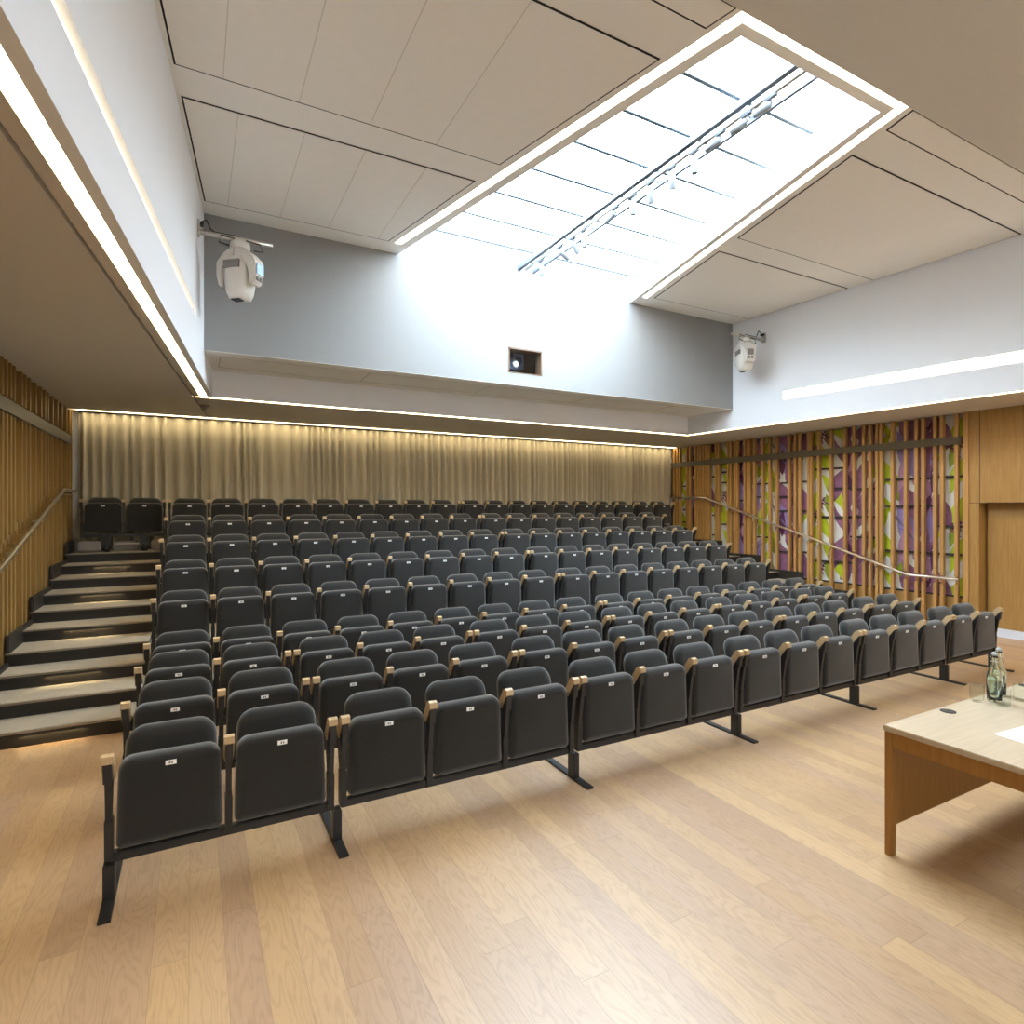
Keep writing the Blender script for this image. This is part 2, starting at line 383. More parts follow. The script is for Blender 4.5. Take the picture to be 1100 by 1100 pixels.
box(bm, wx0, wx1, YG-.004, YG+.15, wz1-.02, wz1); box(bm, wx0, wx1, YG-.004, YG+.15, wz0, wz0+.012)
w1 = struct('window_1', bm, plain('window_lining', (.16, .09, .05), .5))
bm = B(); box(bm, wx0+.02, wx1-.02, YG+.08, YG+.086, wz0+.012, wz1-.02); struct('window_pane', bm, pane_m, w1)

# ceiling around the skylight
xol = lambda y: 3.0-.2265*(y-2.53)      # outer line of the light ring, left
xor_ = lambda y: 4.84+.2488*(y-2.55)    # right
LW, EW = .085, .185                      # ring width, ledge offset
ZL = .05
bm = B()
T = .12
prism(bm, [(-2, 2.53), (xol(2.53), 2.53), (xol(YG+.1), YG+.1), (-2, YG+.1)], ZC, ZC+T)
prism(bm, [(xor_(2.53), 2.53), (10.2, 2.53), (10.2, YG+.1), (xor_(YG+.1), YG+.1)], ZC, ZC+T)
# ledge inside the light ring
prism(bm, [(xol(2.6)+LW, 2.605), (xol(2.68)+EW, 2.685), (xol(YG)+EW, YG), (xol(YG)+LW, YG)], ZC, ZC+T)
prism(bm, [(xor_(2.68)-EW+.02, 2.685), (xor_(2.6)-LW, 2.605), (xor_(YG)-LW, YG), (xor_(YG)-EW+.02, YG)], ZC, ZC+T)
prism(bm, [(xol(2.6)+LW, 2.605), (xor_(2.6)-LW, 2.605), (xor_(2.68)-EW+.02, 2.685), (xol(2.68)+EW, 2.685)], ZC, ZC+T)
# cover above the ring
prism(bm, [(xol(2.53), 2.53), (xol(2.53)+EW, 2.53), (xol(YG)+EW, YG+.1), (xol(YG), YG+.1)], ZC+.07, ZC+T+.02)
prism(bm, [(xor_(2.53)-EW+.02, 2.53), (xor_(2.53), 2.53), (xor_(YG), YG+.1), (xor_(YG)-EW+.02, YG+.1)], ZC+.07, ZC+T+.02)
prism(bm, [(xol(2.53), 2.50), (xor_(2.53), 2.50), (xor_(2.6), 2.685), (xol(2.6), 2.685)], ZC+.07, ZC+T+.02)
# ring end caps next to the grey wall
prism(bm, [(xol(6.7), 6.7), (xol(6.7)+LW, 6.7), (xol(YG)+LW, YG), (xol(YG), YG)], ZC, ZC+.07)
prism(bm, [(xor_(6.7)-LW, 6.7), (xor_(6.7), 6.7), (xor_(YG), YG), (xor_(YG)-LW, YG)], ZC, ZC+.07)
# reveal up to the glass and roof around it
for s, f, e in ((-1, xol, EW), (1, xor_, -EW+.02)):
    a, b = f(2.68)+e, f(YG)+e
    prism(bm, [(a, 2.66), (b, YG), (b+s*.05, YG), (a+s*.05, 2.66)], ZC+.05, ZP+.06)
box(bm, xol(2.68)+EW, xor_(2.68)-EW+.02, 2.62, 2.685, ZC+.05, ZP+.06)
prism(bm, [(-2, 2.4), (xol(2.68)+EW-.03, 2.4), (xol(YG)+EW-.03, YG+.1), (-2, YG+.1)], 5.0, 5.1)
prism(bm, [(xor_(2.68)-EW+.05, 2.4), (10.2, 2.4), (10.2, YG+.1), (xor_(YG)-EW+.05, YG+.1)], 5.0, 5.1)
struct('ceiling', bm, ceil_paint)
bm = B(); box(bm, -2, 10.2, -1.6, 2.53, ZC-.02, ZC+.3); box(bm, -2, 10.2, Y0-.2, -3.0, ZC-.02, ZC+.3)
box(bm, -2, 1.6, -3.0, -1.6, ZC-.02, ZC+.3); box(bm, 5.2, 10.2, -3.0, -1.6, ZC-.02, ZC+.3); struct('ceiling_front', bm, soffit_paint)  # leaves a hole for the added skylight
bm = B(); box(bm, 1.6, 5.2, -3.0, -1.6, ZC+.25, ZC+.26); struct('added_skylight_pane', bm, pane_m)  # unseen skylight added behind the camera to brighten floor and ceiling
bm = B(); box(bm, -2, 10.2, YG+.14, YB+.3, 5.0, 5.1); box(bm, -2, 10.2, YR+.02, YB+.3, 3.27, 3.32)
for x in (-2, 10.1): box(bm, x, x+.1, Y0-.2, YB+.3, 3.2, 5.2)
struct('wall_outer_shell', bm, white_paint)
# ring of light
bm = B()
z0, z1 = ZC+.018, ZC+.055
prism(bm, [(xol(2.53)+.004, 2.535), (xol(2.53)+LW-.004, 2.535), (xol(6.69)+LW-.004, 6.69), (xol(6.69)+.004, 6.69)], z0, z1)
prism(bm, [(xor_(2.53)-LW+.004, 2.535), (xor_(2.53)-.004, 2.535), (xor_(6.69)-.004, 6.69), (xor_(6.69)-LW+.004, 6.69)], z0, z1)
prism(bm, [(xol(2.53)+.06, 2.535), (xor_(2.53)-.06, 2.535), (xor_(2.53)-.06, 2.602), (xol(2.53)+.06, 2.602)], z0, z1)
led('light_ring', bm, 'warm white light band framing three sides of the skylight', 'light band around the skylight', warm_sky)
del bpy.data.objects['light_ring']['group']

# acoustic ceiling panels: slab with dark shadow gap and faint seams
def cpanel(label, poly, seams=()):
    cx = sum(p[0] for p in poly)/4; cy = sum(p[1] for p in poly)/4
    t = empty('ceiling_panel', (cx, cy, ZC), label, 'ceiling panel', 'flush ceiling panels beside the skylight')
    P = [(x-cx, y-cy) for x, y in poly]
    def shr(k):
        out = []
        n = len(P)
        for i in range(n):
            p0, p1, p2 = Vector(P[i-1]), Vector(P[i]), Vector(P[(i+1) % n])
            a = (p0-p1).normalized(); b = (p2-p1).normalized(); s = abs(a.x*b.y-a.y*b.x)
            out.append(tuple(p1 + (a+b)*k/s))
        return out
    bm = B(); prism(bm, P, -.004, -.0005); obj('shadow_gap', bm, dark_gap, t)
    bm = B(); q = shr(.014); prism(bm, q, -.007, -.002); obj('panel_board', bm, panel_paint, t)
    if seams:
        bm = B()
        for (a, b, c, d) in seams:
            hexa(bm, [(a-cx, b-cy, -.0085), (a-cx+.006, b-cy, -.0085), (c-cx+.006, d-cy, -.0085), (c-cx, d-cy, -.0085),
                      (a-cx, b-cy, -.006), (a-cx+.006, b-cy, -.006), (c-cx+.006, d-cy, -.006), (c-cx, d-cy, -.006)])
        obj('seam', bm, seam_m, t)
cpanel('large ceiling panel left of the skylight, meeting the left wall', [(xl(3.08)+.03, 3.08), (2.82, 3.08), (2.42, 4.72), (xl(4.72)+.03, 4.72)],
       [(.18, 3.10, .18, 4.70), (.70, 3.10, .70, 4.70), (1.24, 3.10, 1.24, 4.70), (1.80, 3.10, 1.80, 4.70)])
cpanel('ceiling panel left of the skylight, nearest the grey wall', [(xl(5.06)+.03, 5.06), (2.34, 5.06), (1.98, 6.68), (xl(6.68)+.03, 6.68)],
       [(.30, 5.08, .30, 6.66), (.80, 5.08, .80, 6.66), (1.30, 5.08, 1.30, 6.66), (1.85, 5.08, 1.85, 6.66)])
cpanel('cut-off ceiling panel left of the skylight, nearest the camera', [(.4, 2.535), (2.95, 2.535), (2.90, 2.75), (.4, 2.75)], [(2.2, 2.54, 2.2, 2.74)])
cpanel('ceiling panel right of the skylight, nearest the grey wall', [(5.55, 5.05), (xr(5.05)-.02, 5.05), (xr(6.64)-.02, 6.64), (5.955, 6.64)])
cpanel('large ceiling panel right of the skylight, meeting the right wall', [(5.06, 3.12), (xr(3.12)-.02, 3.12), (xr(4.71)-.02, 4.71), (5.47, 4.71)])
cpanel('cut-off ceiling panel right of the skylight, nearest the camera', [(4.90, 2.535), (xr(2.6)-.02, 2.535), (xr(2.79)-.02, 2.79), (4.975, 2.79)])

# skylight
sk = empty('skylight', (3.97, 4.8, ZP), 'big glazed skylight tapering towards the camera, with thin glazing bars', 'skylight')
bm = B(); a, b, c, d = xol(2.68)+EW-.03, xor_(2.68)-EW+.05, xor_(YG)-EW+.05, xol(YG)+EW-.03
prism(bm, [(a-3.97, 2.64-4.8), (b-3.97, 2.64-4.8), (c-3.97, YG-4.8), (d-3.97, YG-4.8)], .01, .018)
obj('glass_pane', bm, pane_m, sk)
for k in range(7):
    y = 3.38+.5555*k
    bm = B(); box(bm, xol(y)+EW-3.97, xor_(y)-EW+.02-3.97, y-4.8-.017, y-4.8+.017, -.02, .01)
    obj('glazing_bar', bm, bar_m, sk)
tr = empty('lighting_truss', (3.97, 4.87, 4.95), 'long pale lighting beam hanging under the middle of the skylight', 'lighting truss')
bm = B(); box(bm, -.135, -.085, -2.2, 2.09, 0, .055); obj('side_rail', bm, truss_dark, tr)
bm = B(); box(bm, .105, .135, -2.2, 2.09, 0, .045); obj('side_rail', bm, truss_dark, tr)
for y in (-1.49, -.38, .73, 1.84):
    bm = B(); box(bm, -.10, .12, y-.012, y+.012, .045, .066); obj('cross_tie', bm, truss_m, tr)
bm = B(); box(bm, -.045, -.015, -2.15, 2.05, -.012, .016); obj('power_track', bm, steel, tr)
bm = B()
bm.free()
for y in (-1.49, -.38, .73, 1.84):
    bm = B(); tube(bm, [(0, y, .06), (0, y, .128)], .008); obj('hanger', bm, truss_m, tr)

# spotlights on the truss
spots = [(6.51, 10, 15), (6.07, -35, 60), (5.80, -25, 40), (5.57, 0, 8), (4.99, 70, 70), (4.71, 5, 10), (4.44, 15, 22), (4.15, 5, 18),
         (3.87, 5, 5), (3.57, 80, 75), (3.30, 85, 72), (3.07, 80, 78)]
nm = ['first', 'second', 'third', 'fourth', 'fifth', 'sixth', 'seventh', 'eighth', 'ninth', 'tenth', 'eleventh', 'twelfth']
def make_spot():
    t = bpy.data.objects.new('track_spotlight', None); COL.objects.link(t)
    bm = B(); box(bm, -.018, .018, -.05, .05, -.02, 0); tube(bm, [(0, 0, -.02), (0, 0, -.07)], .007, 8); obj('bracket', bm, spot_m, t)
    bm = B(); tube(bm, [(0, 0, 0), (0, 0, -.015), (0, 0, -.13), (0, 0, -.14)], [.022, .03, .03, .027], 14); obj('lamp_head', bm, spot_m, t, (0, 0, -.06))
    return t
sp0 = make_spot()
for i, (y, az, tilt) in enumerate(spots):
    if i == 0: o = sp0; ch = list(sp0.children)
    else:
        o = sp0.copy(); COL.objects.link(o); ch = []
        for c in list(sp0.children):
            d = c.copy(); COL.objects.link(d); d.parent = o; ch.append(d)
    o.location = (3.94, y, 4.938)
    for c in ch:
        if c.name.startswith('lamp_head'): c.rotation_euler = (math.radians(tilt), 0, math.radians(az-60))
    o['label'] = 'small white cylindrical spotlight under the skylight beam, %s counted from the grey wall' % nm[i]
    o['category'] = 'spotlight'; o['group'] = 'spotlights on the skylight beam'

# ------------------------------------------------------------------ slatted side walls
SR = [9.84,9.75,9.67,9.46,9.37,9.21,9.13,9.06,8.98,8.91,8.83,8.65,8.58,8.34,8.27,8.17,8.11,7.93,7.86,7.81,7.71,7.52,7.37,7.22,6.96,6.84,6.75,6.58,6.53,6.39,6.17,5.93,5.78,5.62,5.52,5.41,5.35,5.18,4.99,4.84,4.75,4.59,4.5,4.32]
def slats(bm, ys, x0, x1, z0, z1, w=.042, notch=None):
    for y in ys:
        if notch is None: box(bm, x0, x1, y-w/2, y+w/2, z0, z1)
        else:
            zr = notch(y); xm = x1+(x0-x1)*.25 if True else x0
            box(bm, x0, x1, y-w/2, y+w/2, z0, zr-.09); box(bm, x0, x1, y-w/2, y+w/2, zr+.03, z1)
            a, b = sorted((x1, x1+(x0-x1)*.45)); box(bm, a, b, y-w/2, y+w/2, zr-.09, zr+.03)
railR = lambda y: 1.945+.02 if y > 8.89 else (.745 if y < 4.93 else .745+(y-4.93)*(1.945-.745)/(8.89-4.93))
railL = lambda y: 1.96 if y > 8.77 else max(.78, 1.96-(8.77-y)*.267)
def battens(t, ys, oy, x0, x1, w, rail, zt0, zt1, m, near):
    """one mesh per batten: a lower one notched for the handrail, a short upper one above the cable tray"""
    rest = B(); nrest = 0
    for y in ys:
        for lower in (True, False):
            bm = B() if y > near else rest
            if lower: slats(bm, [y-oy], x0, x1, 0, zt0, w, lambda q: rail(q+oy))
            else: slats(bm, [y-oy], x0, x1, zt1, 3.065, w)
            if y > near: obj('batten', bm, m, t)
            else: nrest += 1
    if nrest: obj('battens', rest, m, t, kind='stuff')
    else: rest.free()
t = empty('slatted_screen', (9.45, 7.1, 0), 'oak batten screen standing in front of the flower mural on the right wall', 'wall screen')
battens(t, SR, 7.1, -.05, .01, .042, railR, 2.63, 2.74, oak_slat, 0)
bm = B(); box(bm, -.062, .0, 4.25-7.1, 9.95-7.1, 2.63, 2.74); obj('cable_tray', bm, tray_m, t)
# left wall
SL = [6.65,6.79,6.92,7.05,7.32,7.46,7.63,7.89,8.14,8.33,8.49,8.74,9.01,9.29,9.59,9.81]
y = 6.50
while y > Y0+.2:
    SL.append(round(y, 3)); y -= random.choice((.10, .13, .16, .22))
t = empty('slatted_screen', (-1.495, 5, 0), 'oak batten screen covering the wood-panelled left wall', 'wall screen')
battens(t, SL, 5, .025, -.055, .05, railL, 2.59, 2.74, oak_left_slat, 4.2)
bm = B(); box(bm, -.04, .03, Y0+.1-5, 9.84-5, 2.60, 2.72); obj('cable_tray', bm, plain('grey_cable_tray', (.13, .12, .105), .45, noise=.2), t)
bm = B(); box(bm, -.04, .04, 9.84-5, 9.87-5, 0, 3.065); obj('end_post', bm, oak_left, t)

# mural
ART = [plain('mural_white', (.66, .66, .64), .6), plain('mural_mauve', (.24, .10, .19), .6, noise=.5, nscale=9), plain('mural_plum', (.09, .018, .075), .6, noise=.3, nscale=12),
       plain('mural_lilac', (.26, .19, .42), .6, noise=.4, nscale=9), plain('mural_lime', (.42, .50, .015), .6, noise=.35, nscale=7), plain('mural_olive', (.22, .29, .012), .6, noise=.3, nscale=9),
       plain('mural_magenta', (.16, .004, .09), .6), plain('mural_slate', (.15, .13, .24), .6, noise=.3), plain('mural_pink', (.38, .20, .30), .6, noise=.4, nscale=9)]
t = empty('flower_mural', (9.53, 7.1, 0), 'printed mural of purple petals and lime leaves behind the oak battens', 'mural')
def mural():
    bm = B(); x0 = 0
    box(bm, 0, .02, 4.25-7.1, 9.95-7.1, .50, 3.065, 0)
    lay = [0]
    def leaf(cy, cz, L, Wd, ang, mi, bend=0, skew=.5):
        lay[0] += 1; x = -.001-.0002*(lay[0] % 40)
        pts = []
        n = 9
        for side in (1, -1):
            for k in range(n):
                s = k/n if side == 1 else 1-k/n
                wv = math.sin(math.pi*s**(.8 if skew > .5 else 1.2))*Wd/2
                px = (s-.5)*L; py = side*wv + bend*L*(1-(2*s-1)**2)
                pts.append((px*math.cos(ang)-py*math.sin(ang), px*math.sin(ang)+py*math.cos(ang)))
        y0_, y1_, z0_, z1_ = 4.25-7.1, 9.95-7.1, .50, 3.06
        P = [(min(max(cy+a, y0_), y1_), min(max(cz+b, z0_), z1_)) for a, b in pts]
        vs = [bm.verts.new((x, a, b)) for a, b in P]
        f = bm.faces.new(vs); f.material_index = mi
    R = math.radians
    # one printed repeat: u runs right in the room view (towards the camera), w is height
    rep = [(.42,.95,1.15,.40,R(-58),1,.06),(.30,.62,.95,.32,R(-66),3,.0),(.55,.40,1.0,.32,R(62),1,-.05),(.62,.78,.75,.26,R(80),3,.04),(.48,.15,.6,.22,R(-75),8,.0),
           (.60,.25,.5,.12,R(85),2,.05),(.52,.98,.42,.10,R(70),2,0),(.05,.36,.62,.20,R(-62),4,.05),(.12,.12,.5,.16,R(-70),5,0),(.80,.80,.9,.21,R(60),4,.06),(.93,.30,.7,.19,R(66),4,-.05),(.72,.95,.7,.26,R(-70),1,.05),(.22,.40,.8,.20,R(75),8,.04),
           (.86,.60,.5,.14,R(75),5,0),(.18,.80,.42,.04,R(-55),7,.1),(.10,.72,.34,.035,R(-85),7,.1),(.26,.56,.34,.035,R(-40),7,-.1),(.44,.52,.16,.06,R(60),0,.2),(.70,.52,.5,.09,R(58),0,.05),
           (.34,.20,.4,.09,R(-60),0,.1),(.02,1.0,.4,.10,R(-60),4,0)]
    fil = [(.90,.66),(.94,.70),(.86,.62),(.97,.66),(.90,.58),(.84,.68),(.99,.60)]
    for ti, yt in enumerate((5.32, 6.42, 7.50, 8.58, 9.66, 10.7)):
        wd = 1.07; mir = (ti % 2)
        for tz in (-.35, .78, 1.91, 3.04):
            tz2 = tz + (.0, .38, .15, .5, .3, .1)[ti]
            for (u, w, L, Wd, a, mi, be) in rep:
                uu = 1-u if mir else u; aa = math.pi-a if mir else a
                if ti == 1 and mi == 3: mi = 1
                if ti in (2, 4) and mi == 8: mi = 2
                cy = yt - uu*wd; cz = tz2 + w
                if 4.3 < cy < 9.9 and .45 < cz < 3.2: leaf(cy-7.1, cz, L*.92, Wd, math.pi-aa, mi, be)
            for (u, w) in fil:
                uu = 1-u if mir else u
                cy = yt-uu*wd; cz = tz2+w
                if 4.3 < cy < 9.9 and .55 < cz < 3.0:
                    leaf(cy-7.1, cz, .16, .022, R(random.uniform(20, 70)), 6); leaf(cy-7.1, cz+.05, .05, .035, R(random.uniform(0, 180)), 6)
    return bm
obj('printed_panel', mesh_from('printed_panel', mural(), *ART, recalc=False), None, t)
SH = [(5.33,4.62,2.18),(5.33,4.62,1.77),(5.33,4.62,1.08),(4.58,4.24,2.19),(4.58,4.24,1.48),(4.58,4.24,1.08),(6.51,6.02,2.41),(6.51,6.2,1.59),(6.51,6.2,.83),(6.15,5.84,2.07),(6.15,5.84,1.59),(5.89,5.46,2.05),(5.89,5.46,1.6),(5.89,5.46,1.27),(6.15,5.84,.84),(7.18,7.01,2.2),(7.33,7.01,1.95),(7.33,7.01,1.69),(7.33,7.01,.94),(6.76,6.64,2.21),(6.76,6.64,1.69),(6.76,6.64,.96),(7.52,7.41,2.2),(7.52,7.41,1.19),(8.57,8.41,2.47),(8.57,8.41,2.26),(8.57,8.41,1.41),(8.57,8.41,2.07),(8.14,8.03,2.26),(8.14,8.03,1.89),(8.14,8.03,1.42),(7.72,7.59,2.2),(7.72,7.59,1.95),(7.72,7.59,1.19),(8.82,8.71,2.39),(8.82,8.71,1.59),(8.82,8.71,1.18),(9.65,9.53,2.22),(9.65,9.53,1.7),(9.65,9.53,1.43),(9.35,9.25,2.21),(9.35,9.25,1.43)]
bm = B()
for a, b, z in SH: box(bm, -.045, .0, b-7.1, a-7.1, z-.018, z+.012)
box(bm, -.03, .0, 4.25-7.1, 9.9-7.1, .475, .50)
obj('shadow_joints', bm, plain('mural_joint', (.03, .025, .025), .8), t)
bm = B(); box(bm, 9.50, 9.56, 4.235, 9.95, 0, .475); struct('trim_4', bm, oak_wall)

# handrails
def handrail(label, x, wall, pts, ybr, zf):
    t = empty('handrail', (x, pts[0][0], 0), label, 'handrail', 'sloping stair handrails on the side walls')
    oy = pts[0][0]
    bm = B(); tube(bm, [(0, p[0]-oy, p[1]) for p in pts], .019, 12); obj('rail', bm, steel, t)
    for y in ybr:
        z = zf(y); bm = B(); tube(bm, [(0, y-oy, z-.015), (0, y-oy, z-.05), (wall-x, y-oy, z-.05)], .008, 8); obj('bracket', bm, steel, t)
handrail('steel handrail climbing in front of the flower mural on the right wall', 9.35, 9.40, [(4.27, .745), (4.93, .745), (8.89, 1.945), (9.9, 1.965)], (4.5, 5.41, 6.53, 7.37, 8.17, 8.98, 9.46), railR)
handrail('steel handrail climbing along the left wood-slatted wall', -1.37, -1.46, [(4.3, .78), (4.35, .78), (8.77, 1.96), (9.85, 1.96)], (4.9, 5.8, 6.65, 7.63, 8.49, 9.29), railL)

# curtain
def curtain():
    bm = B(); x = -1.40; X1 = 9.385; cols = []
    ph = 0; rnd = random.Random(3)
    zs = [1.165, 1.6, 2.1, 2.6, 2.82, 2.90, 2.95, 3.0, 3.05]
    n = int((X1-x)/.0135); per = .11; amp = .05; acc = 0
    for i in range(n+1):
        xx = x + (X1-x)*i/n
        ph += 2*math.pi*((X1-x)/n)/per
        if ph > 2*math.pi:
            ph -= 2*math.pi; per = rnd.choice((.07, .09, .11, .13, .17, .21))*rnd.uniform(.9, 1.1); amp = rnd.uniform(.035, .055); acc = rnd.uniform(-.012, .012)
        col = []
        for z in zs:
            t = (z-zs[0])/(zs[-1]-zs[0])
            pinch = 1 if z < 2.88 else (.45 if z < 2.92 else .7)
            s = math.sin(ph) ; s = math.copysign(abs(s)**.75, s)
            y = 9.935 + amp*pinch*s + acc*(1-t) + .012*math.sin(xx*5.3+z*.9)*(1-t)
            dx = .010*math.sin(xx*17+z*1.3)*(1-t)
            col.append(bm.verts.new((xx+dx, y, z)))
        cols.append(col)
    for a, b in zip(cols, cols[1:]):
        for k in range(len(zs)-1):
            f = bm.faces.new((a[k], b[k], b[k+1], a[k+1])); f.smooth = True
    return bm
c = obj('curtain', mesh_from('curtain', curtain(), curtain_m, recalc=False), None, label='long pleated beige curtain hanging across the back wall behind the seats', category='curtain')

# ------------------------------------------------------------------ tiered platform and aisle stairs
ROWY = [3.131, 3.931, 4.739, 5.315, 6.168, 6.927, 7.699, 8.457, 9.262]
st = .1146
t = empty('seating_platform', (3.8, 7.5, 0), 'black stepped seating platform carrying the raised rows of seats', 'platform')
nose = [5.84, 6.60, 7.37, 8.13, 8.93]
for k in range(5):
    y0 = nose[k]; y1 = nose[k+1] if k < 4 else 9.86; z = 2*st*(k+1)
    quick('platform_deck', [black_paint], [(-.375-3.8, 8.0-3.8, y0-7.5, y1-7.5+.0, 0.0, z-.02)], t)
    quick('deck_carpet', [carpet], [(-.37-3.8, 7.99-3.8, y0-7.5+.01, y1-7.5, z-.02, z)], t)
quick('row_plinth', [black_paint], [(-.36-3.8, 7.98-3.8, 5.34-7.5, 5.60-7.5, 0, .04)], t)
def stairs(label, xa, xb, wall_side):
    t = empty('aisle_stairs', ((xa+xb)/2, 5.5, 0), label, 'stairs', 'carpeted aisle stairs with lit treads')
    ox = (xa+xb)/2; oy = 5.5
    NY = {1: 5.46, 2: 5.84, 3: 6.27, 4: 6.65, 5: 7.13, 6: 7.54, 7: 8.0, 8: 8.45, 9: 8.98, 10: 9.40}
    for n in range(1, 11):
        y0 = NY[n]; y1 = NY[n+1] if n < 10 else 9.84; z = n*st
        s = quick('step', [black_paint], [(xa-ox, xb-ox, y0-oy+.02, y1-oy+.018, 0 if n % 2 == 0 else 0, z-.022)], t)
        quick('tread', [carpet, nosing], [(xa-ox, xb-ox, y0-oy, y1-oy+.02, z-.022, z)], s)
        quick('nosing', [nosing], [(xa-ox, xb-ox, y0-oy-.006, y0-oy+.022, z-.010, z+.003)], s)
        quick('nosing_lip', [black_paint], [(xa-ox, xb-ox, y0-oy-.004, y0-oy-.0005, z-.034, z-.010)], s)
        if n % 2 == 1:
            m = (xa+xb)/2-ox
            bm = B()
            for q in range(10): x = m-.19+q*.04; box(bm, x, x+.02, y0-oy+.004, y0-oy+.018, z-.030, z-.023)
            obj('tread_light', bm, warm_step, s)
    for n in (2, 4, 6, 8, 10):
        y0 = NY[n]; y1 = NY[n+2] if n < 10 else 9.84; z = n*st
        xs = (xa-.005, xa+.025) if wall_side < 0 else (xb-.025, xb+.005)
        if n == 2 : quick('side_panel', [black_paint], [(xs[0]-ox, xs[1]-ox, 5.46-oy, y0-oy, 0, st+.16)], t, bevel=.008)
        quick('side_panel', [black_paint], [(xs[0]-ox, xs[1]-ox, y0-oy, y1-oy, 0, z+.16)], t, bevel=.008)
stairs('carpeted aisle stairs with lit treads between the seats and the left wall', -1.455, -.385, -1)
stairs('carpeted aisle stairs between the seats and the mural on the right', 8.01, 9.385, 1)

# ------------------------------------------------------------------ seats
def seat_meshes():
    M = {}
    bm = B(); pad(bm, .43, .412, .222, .622, .06, [(.04, -.012), (.014, -.006), (.004, .006), (0, .022), (0, .055), (.006, .072), (.02, .08)], 0, .008)
    M['seat_pad'] = mesh_from('seat_pad', bm, charcoal)
    bm = B(); pad(bm, .405, .39, .30, .695, .085, [(.05, -.002), (.018, .004), (.005, .016), (0, .034), (.003, .052), (.014, .066), (.04, .072)], .088, .26)
    M['backrest'] = mesh_from('backrest', bm, charcoal)
    bm = B(); box(bm, -.022, .022, -.002, .004, -.010, .010, 0)
    for x in (-.008, .002): box(bm, x, x+.006, -.0026, -.001, -.005, .005, 1)
    M['number_plate'] = mesh_from('number_plate', bm, plate, mark)
    # armrest, centred on x = 0
    bm = B(); prism_x(bm, [(-.052, .632), (-.048, .662), (-.024, .668), (-.006, .662), (.062, .565), (.056, .54), (.027, .535), (-.030, .616)], -.0225, .0225)
    M['armrest'] = mesh_from('armrest', bm, oak_arm)
    bm = B(); hexa(bm, [(-.0165, -.034, .54), (.0165, -.034, .54), (.0165, .04, .54), (-.0165, .04, .54), (-.0165, -.044, .636), (.0165, -.044, .636), (.0165, -.01, .636), (-.0165, -.01, .636)])
    hexa(bm, [(-.012, .008, .33), (.012, .008, .33), (.012, .05, .33), (-.012, .05, .33), (-.012, -.024, .545), (.012, -.024, .545), (.012, .04, .545), (-.012, .04, .545)])
    hexa(bm, [(-.016, .008, .18), (.016, .008, .18), (.016, .06, .18), (-.016, .06, .18), (-.016, .0, .36), (.016, .0, .36), (.016, .06, .36), (-.016, .06, .36)])
    hexa(bm, [(-.008, .02, .34), (.008, .02, .34), (.008, .07, .34), (-.008, .07, .34), (-.008, .10, .52), (.008, .10, .52), (.008, .14, .52), (-.008, .14, .52)])
    M['arm_stanchion'] = mesh_from('arm_stanchion', bm, black_metal)
    bm = B(); box(bm, -.20, .20, .06, .10, .24, .31)
    M['hinge_bar'] = mesh_from('hinge_bar', bm, black_metal)
    return M
SM = seat_meshes()
def part(name, me, parent, loc=(0, 0, 0)):
    o = bpy.data.objects.new(name, me); COL.objects.link(o); o.parent = parent; o.location = loc; return o
ordn = ['first', 'second', 'third', 'fourth', 'fifth', 'sixth', 'seventh', 'eighth', 'ninth', 'tenth', 'eleventh', 'twelfth', 'thirteenth', 'fourteenth', 'fifteenth', 'sixteenth', 'seventeenth', 'eighteenth', 'nineteenth']
rown = ['front row', 'second row', 'third row', 'fourth row', 'fifth row', 'sixth row', 'seventh row', 'eighth row', 'back row']
fits = [(-.0932, .4796), (-.0961, .4793), (-.0939, .4785), (-.0802, .4758), (-.0819, .4759), (-.0785, .4754), (-.0835, .476), (-.0683, .4743), (-.0559, .4725)]
GAP = .063
def place_seat(x, y, z, p, label, group, left=True, right=False):
    t = bpy.data.objects.new('theatre_seat', None); COL.objects.link(t); t.location = (x, y, z); t.empty_display_size = .1
    t['label'] = label; t['category'] = 'seat'; t['group'] = group
    s = part('seat_pad', SM['seat_pad'], t); part('backrest', SM['backrest'], t)
    part('number_plate', SM['number_plate'], s, (0, -.0095, .578)); part('hinge_bar', SM['hinge_bar'], t)
    for sx, f in ((-p/2, left), (p/2, right)):
        if f:
            a = part('armrest', SM['armrest'], t, (sx, 0, 0)); part('arm_stanchion', SM['arm_stanchion'], a)
    return t
def frame(xa, xb, y, z, label, legs, zfloor, low=False):
    """beam under a run of seats with its floor feet; coordinates of the thing: x centre, chip-face y."""
    ox = (xa+xb)/2
    t = empty('bench_support', (ox, y, zfloor), label, 'seat support', 'black beams carrying the seats')
    quick('beam', [black_metal], [(xa-ox, xb-ox, .02, .065, z-zfloor+.165, z-zfloor+.205)], t, bevel=.004)
    for lx in legs:
        h = z-zfloor+.165
        l = quick('leg', [black_metal], [(lx-ox-.022, lx-ox+.022, .0, .07, .01, h)], t, bevel=.003)
        quick('floor_bar', [black_metal], [(lx-ox-.024, lx-ox+.024, -.15, .36, .0, .014)], l, bevel=.002)
